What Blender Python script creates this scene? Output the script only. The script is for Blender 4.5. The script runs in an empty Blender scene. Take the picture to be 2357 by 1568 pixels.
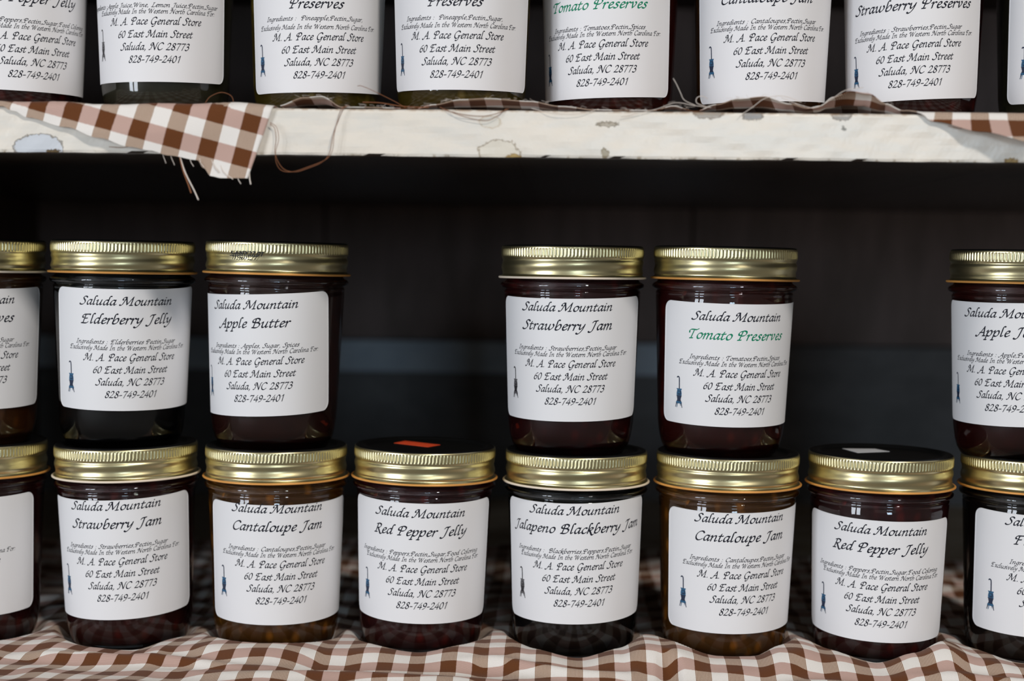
import bpy, math, random
from math import sin, cos, pi, radians, sqrt, atan2
from mathutils import Matrix, Vector

random.seed(7)
SC = bpy.context.scene
COL = SC.collection
MM = 0.001

# ------------------------------------------------------------------ camera
def look(psi, th, ro):
    p, t, r = radians(psi), radians(th), radians(ro)
    f = Vector((-sin(p) * cos(t), cos(p) * cos(t), -sin(t)))
    r0 = Vector((cos(p), sin(p), 0))
    u0 = r0.cross(f)
    R = r0 * cos(r) + u0 * sin(r)
    U = u0 * cos(r) - r0 * sin(r)
    return Matrix(((R.x, U.x, -f.x), (R.y, U.y, -f.y), (R.z, U.z, -f.z)))

cam = bpy.data.cameras.new('camera')
camo = bpy.data.objects.new('camera', cam)
COL.objects.link(camo)
cam.sensor_width = 36.0
cam.lens = 36.0 * 3600.0 / 2357.0
cam.clip_start = 0.02
camo.matrix_world = Matrix.Translation((0, -0.8, 0.202)) @ look(1.9, 2.93, 0.74).to_4x4()
cam.dof.use_dof = True
cam.dof.focus_distance = 0.758
cam.dof.aperture_fstop = 5.0
SC.camera = camo

# ------------------------------------------------------------------ world, lights, exposure
SC.view_settings.view_transform = 'Standard'
SC.view_settings.look = 'None'
SC.view_settings.exposure = 0.0
SC.view_settings.gamma = 1.0
SC.view_settings.use_curve_mapping = False
try:
    SC.cycles.max_bounces = 10
    SC.cycles.transmission_bounces = 8
    SC.cycles.glossy_bounces = 5
    SC.cycles.diffuse_bounces = 3
    SC.cycles.transparent_max_bounces = 6
    SC.cycles.sample_clamp_indirect = 3.0
    SC.cycles.blur_glossy = 0.3
    SC.cycles.use_denoising = True
except Exception:
    pass

w = bpy.data.worlds.new('room')
SC.world = w
w.use_nodes = True
wn = w.node_tree.nodes
wn['Background'].inputs[0].default_value = (1.0, 0.95, 0.88, 1)
wn['Background'].inputs[1].default_value = 0.13

TARGET = Vector((-0.02, -0.03, 0.18))
def area(name, az, el, dist, sx, sy, radiance, col, tgt=TARGET):
    a, e = radians(az), radians(el)
    d = Vector((sin(a) * cos(e), -cos(a) * cos(e), sin(e)))
    l = bpy.data.lights.new(name, 'AREA')
    l.shape = 'RECTANGLE'
    l.size, l.size_y = sx, sy
    l.energy = radiance * pi * sx * sy
    l.color = col
    o = bpy.data.objects.new(name, l)
    COL.objects.link(o)
    o.location = tgt + d * dist
    o.rotation_euler = (-d).to_track_quat('-Z', 'Y').to_euler()
    return o

area('window_daylight_pane', -51.5, 6, 3.0, 0.34, 1.3, 16.5, (0.86, 0.92, 1.0))
area('window_daylight_pane', -42.5, 6, 3.0, 0.34, 1.3, 16.5, (0.86, 0.92, 1.0))
area('glazed_door_daylight', 9, 5, 3.4, 0.46, 0.46, 21.0, (0.66, 0.84, 1.0))
area('ceiling_lamp_light', 27, 35.5, 3.0, 0.24, 0.24, 235.0, (1.0, 0.94, 0.87))
area('broad_front_fill', 2, 16, 4.0, 2.4, 1.3, 0.26, (1.0, 0.96, 0.91))  # broad frontal fill, added for even labels and a gradient on the gold

# ------------------------------------------------------------------ helpers
def mat(name):
    m = bpy.data.materials.new(name)
    m.use_nodes = True
    nt = m.node_tree
    return m, nt, nt.nodes['Principled BSDF']

def lin(r, g, b):
    def f(c):
        c /= 255.0
        return c / 12.92 if c <= 0.04045 else ((c + 0.055) / 1.055) ** 2.4
    return (f(r), f(g), f(b), 1)

def simple(name, col, rough=0.5, metal=0.0, spec=None, noise=0.0, nscale=60.0):
    m, nt, b = mat(name)
    b.inputs['Base Color'].default_value = col
    b.inputs['Roughness'].default_value = rough
    b.inputs['Metallic'].default_value = metal
    if spec is not None:
        b.inputs['Specular IOR Level'].default_value = spec
    if noise:
        tc = nt.nodes.new('ShaderNodeTexCoord')
        nz = nt.nodes.new('ShaderNodeTexNoise')
        nz.inputs['Scale'].default_value = nscale
        nz.inputs['Detail'].default_value = 4
        mx = nt.nodes.new('ShaderNodeMix')
        mx.data_type = 'RGBA'
        mx.inputs[6].default_value = tuple(c * (1 - noise) for c in col[:3]) + (1,)
        mx.inputs[7].default_value = tuple(min(1, c * (1 + noise)) for c in col[:3]) + (1,)
        nt.links.new(tc.outputs['Object'], nz.inputs['Vector'])
        nt.links.new(nz.outputs['Fac'], mx.inputs[0])
        nt.links.new(mx.outputs[2], b.inputs['Base Color'])
    return m

class G:
    """small node graph builder"""
    def __init__(s, nt):
        s.nt = nt
    def n(s, t, **kw):
        x = s.nt.nodes.new(t)
        for k, v in kw.items():
            setattr(x, k, v)
        return x
    def l(s, a, b):
        s.nt.links.new(a, b)
    def put(s, sock, v):
        if hasattr(v, 'is_linked') or hasattr(v, 'links'):
            s.l(v, sock)
        else:
            sock.default_value = v
    def m(s, op, a, b=None, c=None, clamp=False):
        x = s.n('ShaderNodeMath', operation=op, use_clamp=clamp)
        s.put(x.inputs[0], a)
        if b is not None:
            s.put(x.inputs[1], b)
        if c is not None:
            s.put(x.inputs[2], c)
        return x.outputs[0]
    def mix(s, f, a, b):
        x = s.n('ShaderNodeMix', data_type='RGBA')
        s.put(x.inputs[0], f)
        s.put(x.inputs[6], a)
        s.put(x.inputs[7], b)
        return x.outputs[2]
    def noise(s, vec, scale, detail=3, rough=0.5):
        x = s.n('ShaderNodeTexNoise')
        x.inputs['Scale'].default_value = scale
        x.inputs['Detail'].default_value = detail
        x.inputs['Roughness'].default_value = rough
        if vec is not None:
            s.l(vec, x.inputs['Vector'])
        return x
    def smooth(s, v, lo, hi):
        x = s.n('ShaderNodeMapRange', interpolation_type='SMOOTHSTEP')
        s.put(x.inputs[0], v)
        x.inputs[1].default_value, x.inputs[2].default_value = lo, hi
        return x.outputs[0]

def mesh(name, verts, faces, mats, parent=None, smooth=True, uv=None, fmat=None):
    me = bpy.data.meshes.new(name)
    me.from_pydata(verts, [], faces)
    for m_ in (mats if isinstance(mats, (list, tuple)) else [mats]):
        me.materials.append(m_)
    if fmat:
        me.polygons.foreach_set('material_index', fmat)
    if smooth:
        me.polygons.foreach_set('use_smooth', [True] * len(me.polygons))
    if uv:
        lay = me.uv_layers.new(name='weave')
        for lp in me.loops:
            lay.data[lp.index].uv = uv[lp.vertex_index]
    me.update()
    return link(name, me, parent)

def link(name, me, parent=None):
    o = bpy.data.objects.new(name, me)
    COL.objects.link(o)
    if parent is not None:
        o.parent = parent
    return o

def tag(o, label=None, cat=None, group=None, kind=None):
    if label: o['label'] = label
    if cat: o['category'] = cat
    if group: o['group'] = group
    if kind: o['kind'] = kind
    return o

def lathe(prof, n=96, closed=False):
    """prof: (r,z) list; r==0 ends become poles"""
    V, F = [], []
    rings = []
    for r, z in prof:
        if r <= 1e-9:
            V.append((0, 0, z)); rings.append([len(V) - 1])
        else:
            s = len(V)
            for i in range(n):
                a = 2 * pi * i / n
                V.append((r * sin(a), -r * cos(a), z))
            rings.append(list(range(s, s + n)))
    prs = list(zip(rings[:-1], rings[1:]))
    if closed:
        prs.append((rings[-1], rings[0]))
    for A, B in prs:
        for i in range(n):
            j = (i + 1) % n
            if len(A) == 1 and len(B) == 1: continue
            if len(A) == 1: F.append((A[0], B[j], B[i]))
            elif len(B) == 1: F.append((A[i], A[j], B[0]))
            else: F.append((A[i], A[j], B[j], B[i]))
    return V, F

def spline(pts, per=6):
    if len(pts) == 2:
        a, b = pts
        return [tuple(a[k] + (b[k] - a[k]) * i / 3 for k in range(len(a))) for i in range(4)]
    P = [tuple(2 * pts[0][k] - pts[1][k] for k in range(len(pts[0])))] + list(pts) + \
        [tuple(2 * pts[-1][k] - pts[-2][k] for k in range(len(pts[0])))]
    out = []
    for i in range(1, len(P) - 2):
        for s in range(per):
            t = s / per
            out.append(tuple(0.5 * (2 * P[i][k] + (P[i + 1][k] - P[i - 1][k]) * t
                       + (2 * P[i - 1][k] - 5 * P[i][k] + 4 * P[i + 1][k] - P[i + 2][k]) * t * t
                       + (3 * P[i][k] - P[i - 1][k] - 3 * P[i + 1][k] + P[i + 2][k]) * t ** 3)
                       for k in range(len(P[i]))))
    out.append(tuple(pts[-1]))
    return out

def tube(pts, r, seg=6, per=6, taper=False):
    P = [Vector(p) for p in spline(pts, per)]
    V, F = [], []
    n = len(P)
    for i, p in enumerate(P):
        t = (P[min(i + 1, n - 1)] - P[max(i - 1, 0)]).normalized()
        a = t.cross(Vector((0.3, 0.9, 0.2))).normalized()
        b = t.cross(a)
        rr = r * (1 - 0.7 * i / (n - 1)) if taper else r
        for k in range(seg):
            q = 2 * pi * k / seg
            V.append(tuple(p + a * (rr * cos(q)) + b * (rr * sin(q))))
    for i in range(n - 1):
        for k in range(seg):
            k2 = (k + 1) % seg
            F.append((i * seg + k, i * seg + k2, (i + 1) * seg + k2, (i + 1) * seg + k))
    F.append(tuple(range(seg))[::-1])
    F.append(tuple((n - 1) * seg + k for k in range(seg)))
    return V, F

def join(parts):
    V, F = [], []
    for v, f in parts:
        o = len(V)
        V += v
        F += [tuple(i + o for i in q) for q in f]
    return V, F

def box(x0, x1, y0, y1, z0, z1):
    V = [(x0, y0, z0), (x1, y0, z0), (x1, y1, z0), (x0, y1, z0), (x0, y0, z1), (x1, y0, z1), (x1, y1, z1), (x0, y1, z1)]
    F = [(0, 3, 2, 1), (4, 5, 6, 7), (0, 1, 5, 4), (1, 2, 6, 5), (2, 3, 7, 6), (3, 0, 4, 7)]
    return V, F

def interp(tab, x):
    if x <= tab[0][0]: return tab[0][1]
    for (a, va), (b, vb) in zip(tab[:-1], tab[1:]):
        if x <= b:
            t = (x - a) / (b - a)
            t = t * t * (3 - 2 * t)
            return va + (vb - va) * t
    return tab[-1][1]

def sst(lo, hi, x):
    t = max(0.0, min(1.0, (x - lo) / (hi - lo)))
    return t * t * (3 - 2 * t)

# ------------------------------------------------------------------ materials
def gold_mat():
    m, nt, b = mat('gold_metal')
    b.inputs['Base Color'].default_value = (0.68, 0.60, 0.35, 1)
    b.inputs['Metallic'].default_value = 1
    b.inputs['Roughness'].default_value = 0.33
    g = G(nt)
    tc = g.n('ShaderNodeTexCoord')
    nz = g.noise(tc.outputs['Object'], 220, 3)
    bp = g.n('ShaderNodeBump')
    bp.inputs['Strength'].default_value = 0.05
    bp.inputs['Distance'].default_value = 0.0005
    g.l(nz.outputs['Fac'], bp.inputs['Height'])
    g.l(bp.outputs[0], b.inputs['Normal'])
    return m

M_GOLD = gold_mat()
M_LIP_O = simple('orange_lacquer', lin(226, 160, 84), 0.4, 0.2)
M_LIP_W = simple('cream_lacquer', lin(238, 222, 202), 0.4)
M_LID = simple('black_lid', (0.004, 0.004, 0.004, 1), 0.38, 0, 0.35)
M_PAPER = simple('label_paper', (0.80, 0.79, 0.80, 1), 0.55, 0, 0.3)
M_INK = simple('ink', lin(24, 25, 38), 0.5, 0, 0.2)
M_INKG = simple('green_ink', lin(0, 128, 92), 0.5, 0, 0.2)
M_STAMP = simple('stamp_ink', (0.006, 0.006, 0.006, 1), 0.6)
M_ST_B = simple('stove_blue', lin(38, 92, 128), 0.5, noise=0.45, nscale=900)
M_ST_BD = simple('stove_navy', lin(22, 38, 66), 0.5)
M_ST_G = simple('stove_grey', lin(96, 94, 96), 0.5, noise=0.4, nscale=900)
M_ST_GD = simple('stove_black', lin(42, 40, 44), 0.5)
M_ORANGE = simple('orange_sticker', (1.0, 0.10, 0.025, 1), 0.5)
M_WHITE = simple('white_sticker', (0.75, 0.75, 0.76, 1), 0.5)

def glass_mat():
    m, nt, b = mat('clear_glass')
    b.inputs['Base Color'].default_value = (0.97, 0.985, 0.98, 1)
    b.inputs['Transmission Weight'].default_value = 1
    b.inputs['IOR'].default_value = 1.48
    b.inputs['Roughness'].default_value = 0.0
    g = G(nt)
    tc = g.n('ShaderNodeTexCoord')
    nz = g.noise(tc.outputs['Object'], 70, 2)
    bp = g.n('ShaderNodeBump')
    bp.inputs['Strength'].default_value = 0.06
    bp.inputs['Distance'].default_value = 0.001
    g.l(nz.outputs['Fac'], bp.inputs['Height'])
    g.l(bp.outputs[0], b.inputs['Normal'])
    return m

M_GLASS = glass_mat()

def jam_mat(name, base, bits=None, bitamt=0.0, rough=0.35):
    m, nt, b = mat('jam_' + name)
    b.inputs['Roughness'].default_value = rough
    b.inputs['Specular IOR Level'].default_value = 0.2
    g = G(nt)
    tc = g.n('ShaderNodeTexCoord')
    nz = g.noise(tc.outputs['Object'], 90, 4, 0.6)
    base = tuple(c * 0.62 for c in base[:3]) + (1,)
    dark = tuple(c * 0.5 for c in base[:3]) + (1,)
    c = g.mix(nz.outputs['Fac'], dark, tuple(k * 1.35 for k in base[:3]) + (1,))
    if bits:
        vo = g.n('ShaderNodeTexVoronoi')
        vo.inputs['Scale'].default_value = 150
        nv = g.n('ShaderNodeMapping')
        nv.inputs['Scale'].default_value = (1, 1, 0.6)
        g.l(tc.outputs['Object'], nv.inputs['Vector'])
        g.l(nv.outputs[0], vo.inputs['Vector'])
        f = g.smooth(vo.outputs['Distance'], 0.45, 0.12)
        r = g.m('GREATER_THAN', g.noise(tc.outputs['Object'], 45, 2).outputs['Fac'], 0.5)
        c = g.mix(g.m('MULTIPLY', g.m('MULTIPLY', f, r), bitamt), c, bits)
    g.l(c, b.inputs['Base Color'])
    return m

JAM = {
    'elder': jam_mat('elderberry', lin(8, 8, 11)),
    'blackb': jam_mat('blackberry', lin(8, 8, 11)),
    'apple_butter': jam_mat('apple_butter', lin(58, 26, 20)),
    'straw': jam_mat('strawberry', lin(58, 16, 17), lin(90, 20, 16), 0.5),
    'tomato': jam_mat('tomato', lin(66, 16, 12), lin(96, 30, 18), 0.5),
    'apple': jam_mat('apple', lin(62, 16, 12)),
    'cant': jam_mat('cantaloupe', lin(100, 60, 17), lin(176, 108, 32), 0.5),
    'pepper': jam_mat('red_pepper', lin(58, 14, 18), lin(120, 30, 22), 0.35),
    'pine': jam_mat('pineapple', lin(96, 80, 20), lin(136, 114, 44), 0.6),
    'wine': jam_mat('wine', lin(62, 60, 44)),
    'peach': jam_mat('peach', lin(86, 48, 20), lin(120, 70, 30), 0.4),
    'fig': jam_mat('fig', lin(26, 17, 14)),
}

CHECK = 0.0079
def gingham(name):
    m, nt, b = mat(name)
    b.inputs['Roughness'].default_value = 0.9
    b.inputs['Specular IOR Level'].default_value = 0.1
    b.inputs['Sheen Weight'].default_value = 0.1
    g = G(nt)
    uvn = g.n('ShaderNodeUVMap', uv_map='weave')
    sp = g.n('ShaderNodeSeparateXYZ')
    g.l(uvn.outputs[0], sp.inputs[0])
    nz = g.noise(uvn.outputs[0], 700, 2)
    wob = g.m('MULTIPLY', g.m('SUBTRACT', nz.outputs['Fac'], 0.5), 0.00035)
    u = g.m('ADD', sp.outputs[0], wob)
    v = g.m('ADD', sp.outputs[1], wob)
    fu = g.m('FRACT', g.m('DIVIDE', u, 2 * CHECK))
    fv = g.m('FRACT', g.m('DIVIDE', v, 2 * CHECK))
    bu = g.smooth(g.m('ABSOLUTE', g.m('SUBTRACT', fu, 0.5)), 0.262, 0.238)
    bv = g.smooth(g.m('ABSOLUTE', g.m('SUBTRACT', fv, 0.5)), 0.262, 0.238)
    hu = g.smooth(g.m('ABSOLUTE', g.m('SUBTRACT', g.m('FRACT', g.m('DIVIDE', sp.outputs[0], CHECK / 12)), 0.5)), 0.16, 0.34)
    hv = g.smooth(g.m('ABSOLUTE', g.m('SUBTRACT', g.m('FRACT', g.m('DIVIDE', sp.outputs[1], CHECK / 15)), 0.5)), 0.16, 0.34)
    white = lin(236, 230, 224)
    brown = lin(112, 66, 36)
    warp = g.mix(hu, lin(132, 98, 76), lin(210, 190, 172))
    weft = g.mix(g.m('MULTIPLY', hv, 0.5), lin(186, 152, 140), lin(212, 186, 176))
    thread = g.noise(uvn.outputs[0], 2600, 2)
    white2 = g.mix(thread.outputs['Fac'], lin(226, 219, 212), lin(242, 237, 232))
    brown2 = g.mix(thread.outputs['Fac'], lin(90, 51, 27), lin(112, 67, 37))
    a = g.mix(bv, white2, weft)
    c = g.mix(bv, warp, brown2)
    col = g.mix(bu, a, c)
    g.l(col, b.inputs['Base Color'])
    bp = g.n('ShaderNodeBump')
    bp.inputs['Strength'].default_value = 0.25
    bp.inputs['Distance'].default_value = 0.0003
    g.l(g.m('ADD', hu, hv), bp.inputs['Height'])
    g.l(bp.outputs[0], b.inputs['Normal'])
    return m

M_CLOTH = gingham('brown_gingham')
M_TH_B = simple('brown_thread', lin(132, 82, 52), 0.9)
M_TH_W = simple('white_thread', lin(226, 214, 204), 0.9)

def paint_mat():
    m, nt, b = mat('old_cream_paint')
    g = G(nt)
    tc = g.n('ShaderNodeTexCoord')
    P = tc.outputs['Object']
    sp = g.n('ShaderNodeSeparateXYZ')
    g.l(P, sp.inputs[0])
    X, Y, Z = sp.outputs
    st = g.n('ShaderNodeMapping')
    st.inputs['Scale'].default_value = (1, 1, 3.2)
    g.l(P, st.inputs['Vector'])
    n1 = g.noise(st.outputs[0], 38, 5, 0.62)
    n2 = g.noise(P, 260, 4, 0.6)
    n3 = g.noise(P, 620, 3, 0.6)
    c = g.mix(g.smooth(n1.outputs['Fac'], 0.35, 0.68), lin(234, 225, 212), lin(226, 221, 212))
    c = g.mix(g.m('MULTIPLY', g.smooth(n2.outputs['Fac'], 0.56, 0.72), 0.22), c, lin(212, 203, 190))
    hx = g.m('MULTIPLY', g.m('SUBTRACT', n2.outputs['Fac'], 0.5), 0.0075)
    hz = g.m('MULTIPLY', g.m('SUBTRACT', n3.outputs['Fac'], 0.5), 0.003)
    Xw, Zw = g.m('ADD', X, hx), g.m('ADD', Z, g.m('ADD', hz, g.m('MULTIPLY', hx, 0.25)))
    height = g.m('MULTIPLY', n1.outputs['Fac'], 0.6)
    # chips of lost paint: centre x, z, radii, colour, rim colour
    chips = [(-.2375, .2500, .0112, .0060, lin(206, 210, 216), lin(140, 132, 122)),
             (-.0299, .2495, .0092, .0062, lin(226, 218, 203), lin(168, 154, 134)),
             (.0625, .2682, .0066, .0022, lin(168, 160, 150), lin(150, 140, 128)),
             (.0822, .2680, .0044, .0026, lin(150, 148, 146), lin(140, 132, 122)),
             (.1218, .2678, .0038, .0022, lin(158, 152, 144), lin(140, 130, 118)),
             (.0183, .2630, .0040, .0010, lin(182, 172, 156), lin(140, 128, 110)),
             (.0172, .2502, .0016, .0022, lin(168, 158, 138), lin(150, 138, 116)),
             (.1225, .2622, .0012, .0010, lin(132, 130, 122), lin(150, 146, 136)),
             (-.0340, .2635, .0050, .0026, lin(222, 216, 204), lin(206, 192, 172)),
             (-.2310, .2478, .0026, .0016, lin(110, 92, 66), lin(96, 80, 58)),
             (.1960, .2482, .0030, .0016, lin(176, 150, 104), lin(150, 122, 78)),
             (-.0240, .2480, .0030, .0012, lin(196, 168, 112), lin(168, 140, 96))]
    for cx, cz, rx, rz, col, rim in chips:
        dx = g.m('DIVIDE', g.m('SUBTRACT', Xw, cx), rx)
        dz = g.m('DIVIDE', g.m('SUBTRACT', Zw, cz), rz)
        d = g.m('SQRT', g.m('ADD', g.m('MULTIPLY', dx, dx), g.m('MULTIPLY', dz, dz)))
        wd = 0.00045 / min(rx, rz)
        c = g.mix(g.smooth(d, 1.0 + wd, 1.0), c, rim)
        ins = g.smooth(d, 1.0, 1.0 - wd)
        c = g.mix(ins, c, col)
        height = g.m('SUBTRACT', height, g.m('MULTIPLY', ins, 0.35))
    # worn lower and upper arrises
    low = g.m('MULTIPLY', g.smooth(Z, .2496, .2478), g.smooth(n2.outputs['Fac'], 0.53, 0.66))
    c = g.mix(g.m('MULTIPLY', low, 0.8), c, lin(150, 132, 104))
    top = g.m('MULTIPLY', g.smooth(Z, .2674, .2688), g.smooth(n2.outputs['Fac'], 0.42, 0.58))
    c = g.mix(g.m('MULTIPLY', top, 0.75), c, lin(170, 136, 104))
    # bare dark timber on the underside
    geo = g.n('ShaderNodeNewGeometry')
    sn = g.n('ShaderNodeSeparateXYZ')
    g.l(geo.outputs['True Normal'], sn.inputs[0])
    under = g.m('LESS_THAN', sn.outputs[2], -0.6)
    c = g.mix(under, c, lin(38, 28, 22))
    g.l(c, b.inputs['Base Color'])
    b.inputs['Roughness'].default_value = 0.32
    bp = g.n('ShaderNodeBump')
    bp.inputs['Strength'].default_value = 0.25
    bp.inputs['Distance'].default_value = 0.0015
    hh = g.m('ADD', height, g.m('MULTIPLY', n2.outputs['Fac'], 0.35))
    g.l(hh, bp.inputs['Height'])
    g.l(bp.outputs[0], b.inputs['Normal'])
    return m

def wood_mat(name, a, c_, scale=(1, 6, 6), rough=0.6):
    m, nt, b = mat(name)
    g = G(nt)
    tc = g.n('ShaderNodeTexCoord')
    mp = g.n('ShaderNodeMapping')
    mp.inputs['Scale'].default_value = scale
    g.l(tc.outputs['Object'], mp.inputs['Vector'])
    n1 = g.noise(mp.outputs[0], 22, 6, 0.65)
    n2 = g.noise(tc.outputs['Object'], 7, 2)
    c = g.mix(g.smooth(n1.outputs['Fac'], 0.35, 0.65), a, c_)
    c = g.mix(g.m('MULTIPLY', n2.outputs['Fac'], 0.5), c, tuple(k * 0.5 for k in a[:3]) + (1,))
    g.l(c, b.inputs['Base Color'])
    b.inputs['Roughness'].default_value = rough
    return m

M_PAINT = paint_mat()
M_SHELF_LOW = wood_mat('worn_brown_wood', lin(160, 138, 104), lin(214, 202, 184))
M_RAIL_LIT = wood_mat('rail_painted_daylight', lin(156, 168, 180), lin(172, 182, 192), (1.2, 1, 2), 0.6)  # lighter blue-grey puts the band of daylight into the board colour
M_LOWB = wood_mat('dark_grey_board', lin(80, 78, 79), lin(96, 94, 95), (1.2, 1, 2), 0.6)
M_WALL = wood_mat('dark_board_wall', lin(100, 85, 79), lin(120, 102, 97), (2.0, 1, 0.4), 0.7)
M_SIDE = wood_mat('dark_board_side', lin(60, 44, 36), lin(76, 58, 48), (3, 3, 0.5), 0.7)

# ------------------------------------------------------------------ the shelves and the boards behind
def plank_wall():
    parts = []
    xs = [-0.75, -0.52, -0.205, 0.108, 0.42, 0.80]
    for a, b in zip(xs[:-1], xs[1:]):
        parts.append(box(a + .0012, b - .0012, 0.532, 0.552, 0.134, 0.75))
    parts.append(box(-0.75, 0.8, 0.5525, 0.560, -0.30, 0.75))
    return join(parts)
v, f = plank_wall()
tag(mesh('wall_back', v, f, M_WALL, smooth=False), kind='structure')
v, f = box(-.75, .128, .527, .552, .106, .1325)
tag(mesh('trim_1', v, f, M_RAIL_LIT, smooth=False), kind='structure')
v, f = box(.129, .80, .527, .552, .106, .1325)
tag(mesh('trim_3', v, f, M_LOWB, smooth=False), kind='structure')  # duller board, so the daylight painted on the rail stops towards the right
v, f = box(-.75, .80, .531, .552, -.30, .1055)
tag(mesh('trim_2', v, f, M_LOWB, smooth=False), kind='structure')
v, f = box(-.75, .80, -.10, .552, .415, .437)
tag(mesh('unseen_shade_board', v, f, M_SIDE, smooth=False), kind='structure')  # unseen board added overhead to darken the wall behind the top jars
v, f = box(-0.475, -0.452, -0.095, 0.530, -0.30, 0.75)
tag(mesh('wall_left', v, f, M_SIDE, smooth=False), kind='structure')

def board(x0, x1, y0, y1, z0, z1, n=160, bev=0.0016, wav=0.0002):
    """board along x with a rounded, slightly uneven front edge"""
    prof = [(y1, z0), (y0 + bev, z0), (y0 + bev * .3, z0 + bev * .3), (y0, z0 + bev)]
    for k in range(1, 6):
        prof.append((y0, z0 + bev + (z1 - z0 - 2 * bev) * k / 6))
    prof += [(y0, z1 - bev), (y0 + bev * .3, z1 - bev * .3), (y0 + bev, z1), (y1, z1)]
    V, F = [], []
    m = len(prof)
    for i in range(n + 1):
        x = x0 + (x1 - x0) * i / n
        for k, (y, z) in enumerate(prof):
            front = 1 if 0 < k < m - 1 else 0
            a = wav * front * (sin(x * 61 + k) + 0.6 * sin(x * 173 + 2.1 * k) + 0.5 * sin(x * 410 + k * 5))
            V.append((x, y + a * 0.7, z + (a * 0.5 if front else 0)))
    for i in range(n):
        for k in range(m):
            k2 = (k + 1) % m
            F.append((i * m + k, (i + 1) * m + k, (i + 1) * m + k2, i * m + k2))
    F.append(tuple(range(m)))
    F.append(tuple(n * m + k for k in range(m))[::-1])
    return V, F

SH_B, SH_T, SH_Y = .2475, .2688, -.100
v, f = board(-0.450, 0.62, SH_Y, 0.530, SH_B, SH_T, n=420)
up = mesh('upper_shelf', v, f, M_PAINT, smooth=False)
tag(up, 'thick shelf board in chipped cream paint below the top row of jars', 'shelf')
v, f = board(-0.450, 0.62, SH_Y - .005, 0.530, -.024, -.0012, n=160)
lo = mesh('lower_shelf', v, f, M_SHELF_LOW, smooth=False)
tag(lo, 'worn wooden shelf under the lower gingham cloth, glimpsed at the bottom edge', 'shelf')

# ------------------------------------------------------------------ jar positions (mm): x, base z
ROW1 = [(-305.3, .4), (-225.6, .6), (-147.5, 1.0), (-70.7, 1.8), (7.3, .9), (84.7, 1.2), (162.3, 2.0), (240.2, 2.2)]
ROW2 = {0: -305.9, 1: -227.5, 2: -147.8, 4: 3.9, 5: 81.4, 7: 231.8}
ROW3 = [-281.8, -205.7, -127.6, -52.9, 21.0, 97.4, 173.1, 249.6]
ROW3Y = [0, 0, 0, -16, 0, 0, 0, 0]
PITCH = 103.8
TOPZ = 269.9

# ------------------------------------------------------------------ cloths
RIDGE = [(-.40, 6), (-.278, 7.0), (-.256, 8.4), (-.234, 6.4), (-.212, 5.0), (-.195, 8.4), (-.169, 10.6), (-.143, 10.6),
         (-.113, 8.9), (-.094, 9.2), (-.070, 7.4), (-.049, 10.0), (-.029, 11.6), (-.012, 9.2), (.009, 6.4), (.030, 10.0),
         (.043, 14.4), (.054, 13.4), (.077, 8.8), (.096, 8.8), (.109, 12.6), (.119, 13.8), (.134, 10.4), (.155, 7.0),
         (.174, 12.0), (.189, 15.8), (.206, 11.0), (.226, 7.8), (.27, 9), (.40, 7)]

def low_cloth():
    nx, ny = 620, 200
    V, F, UV = [], [], []
    lastz, arc = [None] * (nx + 1), [0.0] * (nx + 1)
    for j in range(ny + 1):
        t = j / ny
        for i in range(nx + 1):
            x = -.42 + .80 * i / nx
            hem = -.098 + .0415 * math.exp(-((x - .0530) / .0130) ** 2) + .002 * sin(55 * x)
            y = 0.26 + (hem - 0.26) * (1 - (1 - t) ** 1.7)
            R = interp(RIDGE, x) * MM
            wx = .003 * sin(31 * x) + .002 * sin(83 * x + 1)
            yy = y + wx
            rip = .0013 * sin(190 * y + 40 * x + 2 * sin(27 * x)) + .0009 * sin(95 * x + 60 * y)
            if yy < -.040:
                low_ = math.exp(-((x - .0530) / .0150) ** 2)
                s = sst(-.040, min(-.0415, max(-.064, hem + wx)), yy)
                h = R * (1 - s) + (.0026 - .0018 * low_) * s
                pl = .0034 * math.exp(-((yy + .0555 + .0035 * sin(37 * x + .6)) / .0036) ** 2) * (0.5 + 0.5 * sin(29 * x + 1.2))
                pl2 = .0028 * math.exp(-((yy + .071 + .004 * sin(22 * x + 2)) / .005) ** 2) * (0.5 + 0.5 * sin(24 * x + 4))
                h += (pl + pl2 + rip * .45 * s) * (1 - low_)
            else:
                s = sst(-.034, .05, yy)
                h = R * (1 - s) + .0052 * s + rip * 1.2 * s + .0022 * s * sin(55 * x + 3)
            h = max(h, .0006)
            d, bz = min((math.hypot(x - a * MM, y), b) for a, b in ROW1)
            mk = sst(.0268, .0375, d)
            z = (bz * MM - .0011) * (1 - mk) + h * mk
            V.append((x, y, z))
            if lastz[i] is not None:
                arc[i] += math.hypot(y - lastz[i][0], z - lastz[i][1])
            lastz[i] = (y, z)
            UV.append((x + .0035 * sin(9 * x) + .10 * (y + .05) * math.exp(-((x + .24) / .07) ** 2) * -3, -arc[i]))
    for j in range(ny):
        for i in range(nx):
            a = j * (nx + 1) + i
            F.append((a, a + nx + 1, a + nx + 2, a + 1))
    return V, F, UV
v, f, uv = low_cloth()
mid = 0
o = mesh('gingham_cloth', v, f, M_CLOTH, uv=uv)
sol = o.modifiers.new('thickness', 'SOLIDIFY'); sol.thickness = .00035; sol.offset = 1
tag(o, 'rumpled brown and white gingham cloth under the bottom row of jars', 'cloth')

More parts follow.
